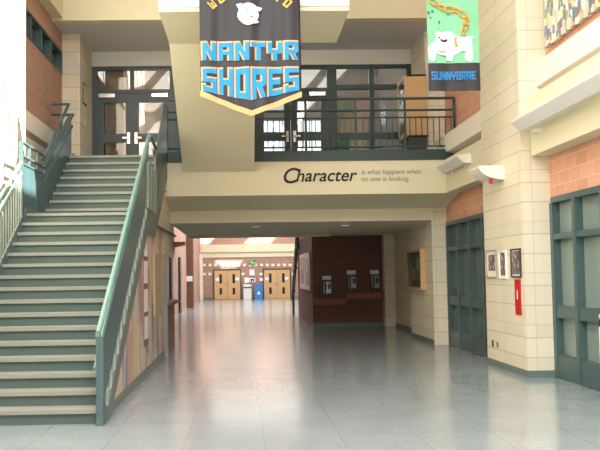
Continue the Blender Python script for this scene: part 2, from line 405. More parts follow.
# payphone alcove
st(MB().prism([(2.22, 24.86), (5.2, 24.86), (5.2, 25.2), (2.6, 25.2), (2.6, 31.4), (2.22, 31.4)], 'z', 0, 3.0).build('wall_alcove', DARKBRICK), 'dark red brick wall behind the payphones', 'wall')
sbox('wall_alcove_upper', PINK_OLD, 2.22, 2.6, 24.05, 31.4, 3.0, 5.1)
sbox('baseboard_alcove', BASE, 2.21, 4.46, 24.83, 24.86, 0, .12)
# pier bases
sbox('baseboard_right_pier', BASE, 4.445, 4.91, 12.235, 14.26, 0, .11)
sbox('baseboard_right_inner', BASE, 4.385, 4.75, 17.985, 20.4, 0, .12)
sbox('baseboard_right_corridor', BASE, 4.765, 4.78, 20.4, 24.45, 0, .12)
# far hall
sbox('wall_far', HALLBRICK, -3.4, 14, 54.9, 55.2, 0, 3.1)
sbox('wall_far_upper', PINK_OLD, -3.4, 14, 54.9, 55.2, 3.1, 8.2)
sbox('wall_right_hall', PINK_OLD, 13.8, 14, 24, 55.2, 0, 8.2)
sbox('wall_right_hall_return', PINK_OLD, 2.6, 14, 24.3, 24.6, 3.0, 8.2)
sbox('floor_hall', TERR, 6.6, 14, 25, 55.2, -.1, 0)
sbox('trim_hall_beam', CREAM, -2.95, 13.8, 54.76, 54.9, 3.3, 3.85, label='cream beam across the end wall of the hall', cat='beam')
sbox('trim_hall_lower_beam', CREAM, -2.95, 13.8, 54.85, 54.9, 2.95, 3.27)
sbox('baseboard_far', BASE, -2.95, 13.8, 54.87, 54.9, 0, .15)
# pale glazed blocks let into the far wall
def ptw(x, y, Y):
    d = rt2*((x-PX)/F) - up2*((y-PY)/F) + fw
    return Vector((0, 0, EYE)) + d*(Y/d.y)
tb = MB()
for rowy, xs_ in ((265, [204.3+5.72*i for i in range(19)]), (274, [204.3, 209.9, 242.9, 261, 293.4])):
    for x in xs_:
        p = ptw(x, rowy, 54.87)
        tb.box(p.x-.11, p.x+.11, 54.86, 54.9, p.z-.09, p.z+.09)
st(tb.build('trim_blocks', SILL), 'pattern of pale blocks set in the end wall', 'blocks')

# ------------------------------------------------------------------ doors (setting)
def hall_door(n, x0, x1):
    d = st(empty('door_%d' % n, ((x0+x1)/2, 54.85, 0)), 'pair of honey wood doors in the end wall, %s the bins' % ('on the stair side of' if n == 1 else 'on the payphone side of'), 'doors')
    k = MB(); k.box(x0-.07, x0, 54.78, 54.9, 0, 2.1); k.box(x1, x1+.07, 54.78, 54.9, 0, 2.1); k.box(x0-.07, x1+.07, 54.78, 54.9, 2.04, 2.11)
    k.build('frame', DGREY, d); mid = (x0+x1)/2
    for a, b, s in ((x0, mid-.01, 1), (mid+.01, x1, -1)):
        lf = box(a+.01, b, 54.80, 54.86, .02, 2.04).build('leaf', WOOD, d); c = (a+b)/2
        for z0, z1 in ((.35, .8), (1.12, 1.78)): box(c-.09, c+.09, 54.785, 54.80, z0, z1).build('pane', BLACK, lf)
        hx = b-.09 if s > 0 else a+.09
        box(hx-.025, hx+.025, 54.76, 54.80, .95, 1.15).build('handle', CHROME, lf)
        box(c-.36 if s > 0 else c+.10, c-.10 if s > 0 else c+.36, 54.79, 54.80, 1.32, 1.52).build('notice', PAPER, lf)
hall_door(1, -2.0, -.18); hall_door(2, 1.48, 3.30)

def leaf_doors(n, x, ys, label, pane=None):
    """a run of tall glazed doors in the recess of the wall at x: transom, mid rail, kick panel; ys from far to near"""
    y1, y0 = ys[0], ys[-1]
    d = st(empty('door_%d' % n, (x+.05, (y0+y1)/2, 0)), label, 'doors')
    k = MB(); k.box(x-.028, x+.2, y0, y1, 2.74, 2.83)
    for y in ys: k.box(x-.03, x+.2, y-.055, y+.055, 0, 2.74)
    for a, b in zip(ys, ys[1:]): k.box(x-.02, x+.16, b+.055, a-.055, 2.16, 2.25)
    k.build('frame', TEAL, d)
    for a, b in zip(ys, ys[1:]):
        lf = MB(); hi, lo = a-.058, b+.058
        lf.box(x-.01, x+.08, lo, hi, .01, .36); lf.box(x-.01, x+.08, lo, hi, .94, 1.13)
        L = lf.build('leaf', TEAL, d)
        box(x+.09, x+.10, lo, hi, .36, .94).box(x+.09, x+.10, lo, hi, 1.13, 2.16).build('pane', pane or FROST, L)
        box(x+.09, x+.10, lo, hi, 2.25, 2.74).build('pane', pane or FROST, d)
    st(box(x+.2, x+.3, y0, y1, 0, 2.83).build('wall_behind_doors', DGREY))
    return d
leaf_doors(3, 4.91, (12.19, 11.36, 10.46, 9.55, 8.64), 'tall teal glazed doors beside the stone pier, nearer the viewer')
leaf_doors(4, 4.75, (17.95, 17.05, 16.15, 15.25, 14.35), 'tall teal doors with angle-darkened glass, set back between the two stone piers', mat('angle_darkened_frost', (100, 114, 110), .25, noise=.05, nscale=2))  # same frosted glass, its dimness at a steep viewing angle put into the colour

# upper glazing with two pairs of doors
def upper_doors(n, x0, mid, x1, label):
    d = st(empty('door_%d' % n, (mid, 19.35, FZ)), label, 'doors')
    k = MB()
    for x in (x0, x1): k.box(x-.06, x+.06, 19.3, 19.45, FZ, 6.93)
    k.box(x0+.06, x1-.06, 19.302, 19.45, 6.84, 6.93); k.box(x0+.06, x1-.06, 19.302, 19.45, 6.24, 6.34); k.box(mid-.05, mid+.05, 19.304, 19.45, 6.34, 6.84)
    k.build('frame', DOORGREY if n == 5 else TEALD, d)
    for a, b, s in ((x0+.06, mid-.003, 1), (mid+.003, x1-.06, -1)):
        lf = MB(); st_w = .16
        lf.box(a, a+st_w, 19.34, 19.40, FZ, 6.24); lf.box(b-st_w, b, 19.34, 19.40, FZ, 6.24)
        a2, b2 = a+st_w, b-st_w; lf.box(a2, b2, 19.34, 19.40, 6.02, 6.24); lf.box(a2, b2, 19.34, 19.40, 5.02, 5.24); lf.box(a2, b2, 19.34, 19.40, FZ, 4.68)
        L = lf.build('leaf', DOORGREY if n == 5 else TEALD, d)
        p = MB(); p.box(a+st_w, b-st_w, 19.365, 19.375, 5.24, 6.02); p.box(a+st_w, b-st_w, 19.365, 19.375, 4.68, 5.02); p.build('pane', GLASS, L)
        hx = b-.09 if s > 0 else a+.09
        h = box(hx-.035, hx+.035, 19.31, 19.34, 4.98, 5.26).build('handle', CHROME, L)
        box(hx-.02, hx+.02, 19.25, 19.31, 5.10, 5.14).box(min(hx, hx-s*.14), max(hx, hx-s*.14), 19.25, 19.27, 5.10, 5.14).build('lever', CHROME, h)
        q = a+.25 if s > 0 else b-.25
        box(q-.2, q+.2, 19.26, 19.34, 6.14, 6.23).build('closer', CHROME, L)
    p = MB(); p.box(x0+.06, mid-.05, 19.365, 19.375, 6.34, 6.84); p.box(mid+.05, x1-.06, 19.365, 19.375, 6.34, 6.84); p.build('transom_pane', GLASS, d)
upper_doors(5, -3.63, -2.70, -1.70, 'grey double doors with transom at the head of the long staircase')
upper_doors(6, .36, 1.25, 2.24, 'dark teal double doors on the balcony behind the hanging banner')
def fixed_glazing(n, xs, label):
    d = st(empty('window_%d' % n, (xs[0], 19.35, FZ)), label, 'window'); k = MB()
    for x in xs: k.box(x-.06, x+.06, 19.3, 19.45, FZ, 6.93)
    for z0, z1 in ((6.84, 6.93), (6.30, 6.42), (5.04, 5.2), (FZ, 4.68)): [k.box(p+.06, q-.06, 19.32, 19.43, z0, z1) for p, q in zip(xs, xs[1:])]
    k.build('frame', TEALD, d)
    for a, b in zip(xs, xs[1:]): box(a+.06, b-.06, 19.365, 19.375, 4.45, 6.84).build('pane', GLASS, d)
fixed_glazing(5, (-1.58, -.62, .24), 'teal framed glazing behind the overhead stair')
fixed_glazing(6, (2.36, 3.30, 4.25), 'teal framed glazing behind the wooden cabinet')

# ------------------------------------------------------------------ the long staircase
R1, T1, Y1 = .172, .264, 9.03
R2, YU, NU = .181, 14.25, 8
XL, XR = -3.57, -1.62
stairs = thing('staircase', ((XL+XR)/2, Y1, 0), 'long teal steel staircase with pale treads climbing to the upper doors', 'staircase')
def step(y, z, run, r):
    s = box(XL, XR, y+.03, y+.05, z-r, z-.05).build('step', RISER, stairs)
    box(XL, XR, y, y+run+.03, z-.05, z).build('tread', TREAD, s)
for i in range(15): step(Y1+i*T1, R1*(i+1), T1, R1)
ZL = R1*16; YL = Y1+15*T1
s = box(XL, XR, YL+.03, YL+.05, ZL-R1, ZL-.05).build('step', RISER, stairs)
box(XL, XR, YL, YU+.05, ZL-.05, ZL).build('landing', TREAD, stairs)
for i in range(NU):
    step(YU+i*.27, ZL+R2*(i+1), .27 if i < NU-1 else .1, R2)
YT = YU+7*.27; ZT = ZL+R2*NU
def nos(y):  # height of the nosing line
    if y <= YL: return R1 + (y-Y1)*R1/T1
    if y <= YU: return ZL
    return ZL+R2 + (y-YU)*R2/.27
# outer stringer, its stepped edge and the guard above it, seen from the hall
sl_ = R1/T1
out = [(8.80, 0), (9.2, 0), (YL+.35, ZL-.28), (YU+.35, ZL-.28), (YT+.6, ZT-.35), (YT+.6, ZT), (YT, ZT+.10), (YU, ZL+R2+.10), (YL-.1, ZL+.12), (8.80, R1+.10)]
def strip(lo, hi, x0, x1, name, material, bevel=0):
    """lo, hi: polylines in (y, z)"""
    return MB().prism(lo+hi[::-1], 'x', x0, x1).build(name, material, stairs, bevel)
strip([(8.96, 0), (9.40, 0), (YL+.2, ZL-.34), (YU+.1, ZL-.34), (YT+.55, ZT-.42)], [(8.96, .24), (9.40, .40), (YL, ZL+.10), (YU-.1, ZL+.10), (YT+.55, ZT+.14)], XR, XR+.03, 'stringer', STRING)
strip([(8.96, 0), (9.40, 0), (YL+.2, ZL-.34), (YU+.1, ZL-.34), (YT+.55, ZT-.42)], [(8.96, .24), (9.40, .40), (YL, ZL+.10), (YU-.1, ZL+.10), (YT+.55, ZT+.14)], XL-.03, XL, 'stringer', STRING)
# saw-tooth edge of the step ends on the stringer
saw = MB()
for i in range(15):
    y, z = Y1+i*T1, R1*(i+1)
    saw.prism([(y+.08, z+.02), (y+.08, z+.03+R1), (y+.08+T1*.75, z+.03+R1), (y+.06+T1, z+.02+R1)], 'x', XR+.03, XR+.05)
saw.build('step_ends', mat('pale_green_steel', (150, 166, 158), .4), stairs)
# guard panels, right side
G = .86
gp = strip([(8.96, .24), (YL, ZL+.10)], [(8.96, nos(8.96)+G-.03), (YL+.55, ZL+.35+G+.02)], XR, XR+.02, 'guard_panel', GUARD)
lp = MB(); lp.box(XR+.025, XR+.045, YL+.1, YU+.25, ZL+.06, ZL+.84)
for y in (YL+.1, YL+.5, YL+.9, YL+1.3): lp.box(XR+.045, XR+.06, y, y+.05, ZL+.06, ZL+.84)
lp.build('landing_panel', GUARDG, stairs)
strip([(YU+.05, ZL+.14), (YT+.55, ZT+.14)], [(YU+.25, ZL+1.15), (YT+.25, ZT+1.15), (YT+.55, ZT+1.15)], XR, XR+.03, 'guard_panel', mat('shaded_steel_paint', (74, 92, 92), .45))  # shade on the upper guard is painted into this steel colour
# handrails, right side
zr = lambda y: .92+.637*(y-8.76)
rail = MB(); rail.tube([(XR-.03, 8.95, .02), (XR-.03, 8.95, zr(8.95)), (XR-.03, 13.9, zr(13.9)), (XR-.03, 13.98, zr(13.9)+.01)], .032); rail.build('handrail', RAIL, stairs, smooth=True)
k = MB(); k.tube([(XR, 13.95, zr(13.9)), (XR, 15.0, 4.08), (XR, 16.75, 5.42), (XR, 16.8, 5.42), (XR, 16.8, FZ)], .03); k.build('handrail', TEAL, stairs, smooth=True)
k = MB(); k.tube([(XR-.02, 14.0, 3.72), (XR-.02, 13.75, 3.58), (XR-.02, 14.1, 3.5), (XR-.02, 14.75, 3.62), (XR-.02, 14.9, 3.95), (XR-.02, 14.5, 4.05)], .026); k.build('rail_bracket', GUARDG, stairs, smooth=True)
k = MB(); k.tube([(XR-.09, 9.05, .62), (XR-.09, YL-.1, zr(YL-.1)-.22)], .022); k.build('handrail', RAIL, stairs, smooth=True)
box(XR-.05, XR+.03, 8.92, 8.99, 0, 1.0).build('newel_post', GUARD, stairs)
# guard, left side: balusters and rails by the lower flight, level rails at the landing, solid panel above
XG = XL-.02
def lrail(off, y0, y1): return [(XG, y0, nos(y0)+off), (XG, y1, nos(y1)+off)]
for off in (.98, .80):
    k = MB(); k.tube(lrail(off, 8.87, YL-.25), .028); k.build('handrail', RAIL, stairs, smooth=True)
for i in range(30):
    y = 8.95+i*.13
    if y > YL-.2: break
    box(XG-.012, XG+.012, y-.012, y+.012, nos(y)+.02, nos(y)+.80).build('baluster', GUARDG, stairs)
box(XG-.03, XG+.03, YL-.28, YL-.22, nos(YL-.25), ZL+1.15).build('guard_post', TEAL, stairs)
for z in (1.15, .93, .80):
    k = MB(); k.tube([(XG, YL-.27, ZL+z), (XG, YU+.02, ZL+z)], .028); k.build('level_rail', TEAL, stairs, smooth=True)
for y in (YL+.2, YL+.7): box(XG-.02, XG+.02, y, y+.05, ZL+.8, ZL+1.14).build('guard_post', TEAL, stairs)
lp = MB(); lp.box(XG-.01, XG+.01, YL-.25, YU+.0, ZL+.02, ZL+.80)
for y in (YL-.2, YL+.25, YL+.6, YL+.95): lp.box(XG+.01, XG+.022, y, y+.03, ZL+.02, ZL+.80)
lp.build('landing_panel', GUARD, stairs)
strip([(YU+.005, ZL-.1), (YT+.3, ZT-.1)], [(YU+.005, ZL+1.05), (YT+.25, ZT+.93), (YT+.3, ZT+.7)], XL-.04, XL-.01, 'guard_panel', GUARD)
for off, yb, r_ in ((1.20, .1, .36), (1.06, .5, .46), (.80, .4, 0)):
    P = [(XG, YU-.1, ZL+off-.14), (XG, YT+yb, ZT+off-.10)] + ([(XG-r_, YT+yb, ZT+off-.10)] if r_ else [])
    k = MB(); k.tube(P, .03); k.build('handrail', TEAL, stairs, smooth=True)
for y in (YU+.5, YU+1.3): box(XG-.02, XG+.02, y, y+.05, nos(y)+.6, nos(y)+1.15).build('guard_post', TEAL, stairs)
# ------------------------------------------------------------------ overhead stair between balcony and upper landing
over = thing('overhead_staircase', (.25, 14.5, FZ), 'cream plastered stair and landing hanging above the hall', 'staircase')
top = [(16.84, 4.40)]
n = 11
for i in range(n):
    y = 16.84-i*(16.84-13.8)/n; z = 4.40+(i+1)*(6.25-4.40)/n
    top += [(y, z), (y-(16.84-13.8)/n, z)]
MB().prism([(16.84, 3.92), (16.84, 4.40)]+top[1:]+[(13.8, 5.83)], 'x', -1.26, .28).build('flight', BEIGE, over)
box(-1.26, 1.74, 12.1, 13.8, 5.83, 6.25).build('landing', BEIGE, over)
box(-1.26, 1.74, 12.08, 12.22, 5.90, 7.2).build('parapet', WHITE, over)
MB().prism([(13.8, 5.83), (16.84, 7.75), (16.84, 8.25), (13.8, 6.35)], 'x', .30, 1.74).build('flight', BEIGE, over)

# ------------------------------------------------------------------ balcony railing
br = thing('balcony_railing', (2.4, 16.88, 4.36), 'dark green railing with thin bars along the balcony edge', 'railing')
YB = 16.88
for z, r in ((5.50, .03), (5.24, .025), (5.08, .018), (4.44, .018)):
    k = MB(); k.tube([(.30, YB, z), (4.70, YB, z)], r); k.build('rail', TEALD, br, smooth=True)
for x in (.33, 1.42, 2.51, 3.6, 4.69): box(x-.025, x+.025, YB-.025, YB+.025, 4.36, 5.50).build('post', TEALD, br)
for i in range(33):
    x = .46+i*.13
    if x < 4.64: box(x-.009, x+.009, YB-.009, YB+.009, 4.44, 5.08).build('baluster', TEALD, br)
br2 = thing('railing', (-1.44, 16.88, 4.36), 'short dark railing piece between the stair guard and overhead stair', 'railing')
for z in (5.50, 5.24, 5.08, 4.44):
    k = MB(); k.tube([(-1.60, YB, z), (-1.27, YB, z)], .02); k.build('rail', TEALD, br2, smooth=True)
for x in (-1.58, -1.45, -1.32): box(x-.01, x+.01, YB-.01, YB+.01, 4.36, 5.50).build('post', TEALD, br2)

# wooden cabinet on the balcony
cb = thing('display_cabinet', (4.07, 18.0, FZ), 'tall honey wood display cabinet standing on the balcony', 'cabinet')
box(3.86, 4.29, 17.75, 18.55, FZ, 4.80).build('plinth', DGREY, cb)
k = MB(); k.box(3.84, 4.30, 17.72, 17.76, 4.80, 6.25); k.box(3.84, 4.30, 18.54, 18.58, 4.80, 6.25); k.box(4.26, 4.30, 17.76, 18.54, 4.80, 6.25); k.box(3.84, 4.30, 17.72, 18.58, 6.21, 6.25); k.box(3.84, 4.30, 17.72, 18.58, 4.80, 4.84); k.build('body', WOOD, cb)
k = MB(); k.box(3.80, 3.84, 17.72, 17.80, 4.80, 6.25); k.box(3.80, 3.84, 18.50, 18.58, 4.80, 6.25); k.box(3.80, 3.84, 17.8, 18.5, 6.15, 6.25); k.box(3.80, 3.84, 17.8, 18.5, 4.80, 4.92); k.build('door', WOOD, cb)
box(3.815, 3.825, 17.8, 18.5, 4.92, 6.15).build('pane', GLASS, cb)
for z in (5.25, 5.7): box(3.86, 4.26, 17.76, 18.54, z, z+.02).build('shelf', WOOD, cb)
gb = tag(box(2.5, 3.12, 21.0, 21.06, 4.9, 6.35).build('green_display_board', GREEN), 'green board standing behind the balcony glazing', 'board')
box(2.55, 2.6, 20.9, 21.2, FZ, 4.9).box(3.02, 3.07, 20.9, 21.2, FZ, 4.9).build('leg', DGREY, gb)

# ------------------------------------------------------------------ lettering on the balcony fascia
def text(body, name, loc, size, material, parent=None, shear=0, offset=0, sx=1, ext=.004, align='LEFT', rotz=None):
    cu = bpy.data.curves.new(name, 'FONT'); cu.body = body; cu.size = size; cu.shear = shear; cu.offset = offset; cu.extrude = ext; cu.align_x = align
    t = bpy.data.objects.new(name, cu); C.objects.link(t)
    dg = bpy.context.evaluated_depsgraph_get(); me = bpy.data.meshes.new_from_object(t.evaluated_get(dg))
    C.objects.unlink(t); bpy.data.objects.remove(t)
    rot = Matrix.Rotation(math.radians(90), 4, 'X')
    if rotz is not None: rot = Matrix.Rotation(rotz, 4, 'Z') @ rot
    me.transform(Matrix.Translation(Vector(loc)-wloc(parent)) @ rot @ Matrix.Scale(sx, 4, (1, 0, 0)))
    me.materials.clear(); me.materials.append(material)
    o = bpy.data.objects.new(name, me); C.objects.link(o)
    if parent is not None: o.parent = parent
    return o
INK = mat('ink_paint', (34, 32, 28), .6); INKL = mat('faded_ink_paint', (146, 136, 108), .7)
wq = thing('wall_lettering', (2.4, 16.85, 3.6), 'painted motto starting with a large Character on the cream fascia', 'lettering')
text('C', 'large_word', (.86, 16.845, 3.66), .47, INK, wq, .28, .006)
text('haracter', 'large_word', (1.17, 16.845, 3.69), .385, INK, wq, .25, .005, 1.0)
text('is what happens when', 'small_words', (2.60, 16.845, 3.83), .155, INKL, wq, .25, 0, .96)
text('no one is looking.', 'small_words', (2.60, 16.845, 3.68), .155, INKL, wq, .25, 0, .96)

# ------------------------------------------------------------------ banners
GLY = {  # strokes on a unit square: boxes (x0,y0,x1,y1) or quads
 'N': [(0,0,.3,1), (.7,0,1,1), [(0,1),(.34,1),(1,0),(.66,0)]],
 'A': [(0,0,.3,1), (.7,0,1,1), (0,.75,1,1), (0,.32,1,.52)],
 'T': [(.34,0,.66,1), (0,.74,1,1)],
 'Y': [(0,.45,.3,1), (.7,.45,1,1), (0,.38,1,.6), (.35,0,.65,.5)],
 'R': [(0,0,.3,1), (0,.78,1,1), (.7,.45,1,1), (0,.38,.9,.56), [(.35,.45),(.65,.45),(1,0),(.68,0)]],
 'S': [(0,.8,1,1), (0,.45,.3,1), (0,.42,1,.6), (.7,0,1,.6), (0,0,1,.2), (0,0,.25,.3)],
 'H': [(0,0,.3,1), (.7,0,1,1), (0,.38,1,.6)],
 'O': [(0,0,.32,1), (.68,0,1,1), (0,.8,1,1), (0,0,1,.2)],
 'E': [(0,0,.3,1), (0,.8,1,1), (0,.4,.85,.6), (0,0,1,.2)],
 'W': [(0,0,.24,1), (.76,0,1,1), (.38,0,.62,.7), (0,0,1,.22)],
 'L': [(0,0,.3,1), (0,0,1,.22)],
 'C': [(0,0,.3,1), (0,.8,1,1), (0,0,1,.2)],
 'M': [(0,0,.24,1), (.76,0,1,1), (.38,.3,.62,1), (0,.78,1,1)],
 'U': [(0,0,.3,1), (.7,0,1,1), (0,0,1,.22)],
 'B': [(0,0,.3,1), (0,.8,.9,1), (0,.42,.95,.58), (0,0,.95,.2), (.68,0,1,.95)],
}
def fold(x, z, amp): return amp*(math.sin(x*9.0+z*.7)+.5*math.sin(x*21+1.3-z*1.1))
def glyph(k, ch, quad, y, amp, grow=0.0, th=.006, N=4):
    """quad: four world (x,z) corners BL BR TR TL; grow widens each stroke"""
    bl, br_, tr, tl = [Vector(q) for q in quad]
    W = ((br_-bl).length+(tr-tl).length)/2; H = ((tl-bl).length+(tr-br_).length)/2
    def M_(u, v): return (bl*(1-u)+br_*u)*(1-v) + (tl*(1-u)+tr*u)*v
    gx, gy = grow/W, grow/H
    for si, s in enumerate(GLY[ch]):
        if isinstance(s, tuple): q = [(s[0]-gx, s[1]-gy), (s[2]+gx, s[1]-gy), (s[2]+gx, s[3]+gy), (s[0]-gx, s[3]+gy)]
        else:
            q = sorted(s, key=lambda p: p[1]); lo = sorted(q[:2]); hi = sorted(q[2:])
            q = [(lo[0][0]-gx, lo[0][1]-gy), (lo[1][0]+gx, lo[1][1]-gy), (hi[1][0]+gx, hi[1][1]+gy), (hi[0][0]-gx, hi[0][1]+gy)]
        g = []
        for j in range(N+1):
            r = []
            for i in range(N+1):
                a, b = i/N, j/N
                u = (q[0][0]*(1-a)+q[1][0]*a)*(1-b)+(q[3][0]*(1-a)+q[2][0]*a)*b
                v = (q[0][1]*(1-a)+q[1][1]*a)*(1-b)+(q[3][1]*(1-a)+q[2][1]*a)*b
                p = M_(u, v); yy = y+fold(p.x, p.y, amp)
                r.append((k.bm.verts.new((p.x, yy-th-si*.0004, p.y))))
            g.append(r)
        for j in range(N):
            for i in range(N): k.bm.faces.new((g[j][i], g[j][i+1], g[j+1][i+1], g[j+1][i]))
def word(txt, x0, x1, zt, zb, y, amp, name, material, parent, grow=0, th=.006, gap=.16, dx=0, dz=0):
    """zt, zb: functions of x giving the top and bottom of the letters"""
    k = MB(); n = len(txt); pitch = (x1-x0)/n
    for i, ch in enumerate(txt):
        a, b = x0+i*pitch+pitch*gap/2, x0+(i+1)*pitch-pitch*gap/2
        quad = [(a+dx, zb(a)+dz), (b+dx, zb(b)+dz), (b+dx, zt(b)+dz), (a+dx, zt(a)+dz)]
        glyph(k, ch, quad, y, amp, grow, th)
    return k.build(name, material, parent)
def sheet(k, x0, x1, ztop, zbot, y, amp, nx=40, nz=24, th=0):
    g = []
    for j in range(nz+1):
        r = []
        for i in range(nx+1):
            x = x0+(x1-x0)*i/nx; z = zbot(x)+(ztop(x)-zbot(x))*j/nz
            r.append(k.bm.verts.new((x, y+fold(x, z, amp)-th, z)))
        g.append(r)
    for j in range(nz):
        for i in range(nx): k.bm.faces.new((g[j][i], g[j][i+1], g[j+1][i+1], g[j+1][i]))
YBN = 11.82
def pt(x, y, Y):
    d = rt2*((x-PX)/F) - up2*((y-PY)/F) + fw
    return Vector((0, 0, EYE)) + d*(Y/d.y)
def xz(x, y, Y): p = pt(x, y, Y); return p.x, p.z
AMP = .02
bx0, _ = xz(200, 60, YBN); bx1, _ = xz(301, 60, YBN)
apx, apz = xz(251.5, 116, YBN); _, lz = xz(200, 96, YBN); _, rz = xz(301, 97, YBN)
zb = lambda x: (lz+(apz-lz)*(x-bx0)/(apx-bx0)) if x < apx else (apz+(rz-apz)*(x-apx)/(bx1-apx))
ban = thing('school_banner', ((bx0+bx1)/2, YBN, apz), 'charcoal pointed banner with blue NANTYR SHORES letters', 'banner')
k = MB(); sheet(k, bx0, bx1, lambda x: 6.55, lambda x: zb(x)+.0, YBN, AMP); o = k.build('cloth', CHAR, ban, smooth=True)
so_ = o.modifiers.new('thick', 'SOLIDIFY'); so_.thickness = .004; so_.offset = 1
k = MB(); sheet(k, bx0, bx1, lambda x: zb(x)+.08, lambda x: zb(x)-.005, YBN, AMP, 40, 2, .008); k.build('trim', PEACH, ban, smooth=True)
k = MB(); k.tube([(bx0-.05, YBN, 6.55), (bx1+.05, YBN, 6.55)], .02); k.build('hanging_rod', STEEL, ban, smooth=True)
for x in (bx0+.05, bx1-.05): box(x-.012, x+.012, YBN+.02, 12.075, 6.54, 6.56).build('rod_bracket', STEEL, ban)
Z = lambda y: xz(250, y, YBN)[1]
nt, nb = Z(42.5), Z(60.5)
for nm, mt, gr, th, dx, dz in (('letter_backing', PEACH, .012, .008, -.014, .012), ('lettering', CYAN, 0, .014, 0, 0)):
    a, b = bx0+.02, bx1-.02
    word('NANTYR', a, b, lambda x: nt, lambda x: nb, YBN, AMP, nm, mt, ban, gr, th, .14, dx, dz)
    zs = lambda x: Z(95)+(Z(99)-Z(92))*0 if False else max(Z(100.5), Z(91)+(Z(100.5)-Z(91))*min(1, max(0, 1-abs(x-apx)/.72)))
    word('SHORES', a, b, lambda x: Z(68.5), zs, YBN, AMP, nm, mt, ban, gr, th, .14, dx, dz)
# arched WELCOME TO
k = MB(); t = 'WELCOME TO'
for i, ch in enumerate(t):
    if ch == ' ': continue
    u = (i-4.5)/4.5; cx = (bx0+bx1)/2+u*.58; cz = Z(4)+.24*(1-u*u)
    ang = -u*.75; wd, ht = .095, .14
    cs, sn = math.cos(ang), math.sin(ang)
    R = lambda px, pz: (cx+px*cs-pz*sn, cz+px*sn+pz*cs)
    glyph(k, ch, [R(-wd/2, -ht/2), R(wd/2, -ht/2), R(wd/2, ht/2), R(-wd/2, ht/2)], YBN, AMP, 0, .01)
k.build('lettering', GOLD, ban)
# round emblem with a few pale blue marks
def blob(pts, Y, y, material, name, parent, th):
    """flat felt shape from photo-plane outline points"""
    k = MB(); P = [xz(a, b, Y) for a, b in pts]
    k.prism([(p[0], p[1]) for p in P], 'y', y-th, y-th+.003)
    o = k.build(name, material, parent); return o
emb = [(248+10.5*math.cos(a)*(1+.05*math.sin(5*a)), 14.5+11*math.sin(a)) for a in [i*math.pi/14 for i in range(28)]]
blob(emb, YBN, YBN, PAPER, 'emblem', ban, .040)
blob([(255, 7), (262, 9), (260, 12), (257, 11)], YBN, YBN, PAPER, 'emblem', ban, .038)
blob([(256, 20), (259, 23), (256, 24), (252, 24)], YBN, YBN, PAPER, 'emblem', ban, .038)
blob([(236, 5), (242, 4), (241, 10), (238, 9)], YBN, YBN, PAPER, 'emblem', ban, .038)
for q in ([(240, 13), (246, 11), (254, 14), (250, 16)], [(243, 18), (248, 16.5), (251, 18), (247, 20)]): blob(q, YBN, YBN, PALEBLUE, 'emblem', ban, .044)
for q in ([(246, 10), (249, 10.5), (248, 12)], [(250, 17), (253, 16), (252, 19)]): blob(q, YBN, YBN, DGREY, 'emblem', ban, .044)

# second banner: bulldog and chain
YS = 12.0; AM2 = .009
sx0, sztop = xz(425.5, -30, YS); sx1, _ = xz(479, 40, YS)
ban2 = thing('pennant_banner', ((sx0+sx1)/2, YS, xz(450, 91, YS)[1]), 'mint green banner with a white bulldog above a black SUNNYBRAE strip', 'banner')
zsp = xz(452, 63, YS)[1]; zbt = xz(452, 91, YS)[1]
k = MB(); sheet(k, sx0, sx1, lambda x: sztop, lambda x: zsp, YS, AM2); k.build('cloth', MINT, ban2, smooth=True)
k = MB(); sheet(k, sx0, sx1, lambda x: zsp, lambda x: zbt, YS, AM2, 40, 8); k.build('name_strip', CHAR, ban2, smooth=True)
k = MB(); k.tube([(sx0-.04, YS, sztop), (sx1+.04, YS, sztop)], .018).tube([((sx0+sx1)/2, YS, sztop), ((sx0+sx1)/2, YS, 9.6)], .006); k.build('hanging_rod', STEEL, ban2)
word('SUNNYBRAE', *(xz(431, 75, YS)[0], xz(476, 75, YS)[0]), lambda x: xz(452, 71.5, YS)[1], lambda x: xz(452, 80, YS)[1], YS, AM2, 'lettering', BLUET, ban2, 0, .01, .12)
dog = [(429,59),(428,53),(427.5,49),(430,45),(434,42),(436,37),(435,33),(437,31.5),(441,33),(447,31.5),(452,33),(455,36),(462,38),(467,37),(474,36.5),(471,39),(471.5,45),(472,51),(473,58),(471,62),(466,61),(464,57),(466,52),(462,51),(457,54),(453,56),(452,61),(446,61),(446,56),(440,55),(436,53),(435,60),(432,62)]
blob(dog, YS, YS, PAPER, 'bulldog', ban2, .022)
blob([(440, 39), (443, 40.5), (447, 39.5), (447, 42), (443, 43), (440, 41)], YS, YS, BLACK, 'nose', ban2, .026)
blob([(438, 37.5), (440, 37), (440, 39), (438.5, 39)], YS, YS, BLACK, 'eye', ban2, .026)
blob([(437, 50), (441, 51.5), (446, 51), (446, 53), (440, 53.5)], YS, YS, mat('rose_felt', (220, 150, 140), .8), 'mouth', ban2, .026)
for q in ([(454, 38), (457, 37), (456, 42), (458, 47), (455, 48), (454, 43)],): blob(q, YS, YS, ORANGE, 'collar', ban2, .026)
def ring(cx, cy, a, b, ang, parent):
    k = MB(); c = pt(cx, cy, YS); s_ = YS/F; P = []
    for i in range(17):
        t = 2*math.pi*i/16; u, v = a*math.cos(t), b*math.sin(t)
        P.append((c.x+(u*math.cos(ang)-v*math.sin(ang))*s_, YS-.03, c.z+(u*math.sin(ang)+v*math.cos(ang))*s_))
    k.tube(P, .013, 6, False); k.build('chain_link', ORANGE, parent, smooth=True)
for cx, cy, a, b, ang in ((433, 2.5, 5, 2.6, -.7), (441, 8, 4, 2, -.5), (449, 10, 5, 3, -.1), (456, 11, 4, 1.8, -.4), (462, 15, 4.5, 3, -.7), (466, 21, 4, 2, 1.3), (465, 26.5, 4, 2.6, 1.2), (463, 32, 3.5, 1.8, 1.4)): ring(cx, cy, a, b, ang, ban2)
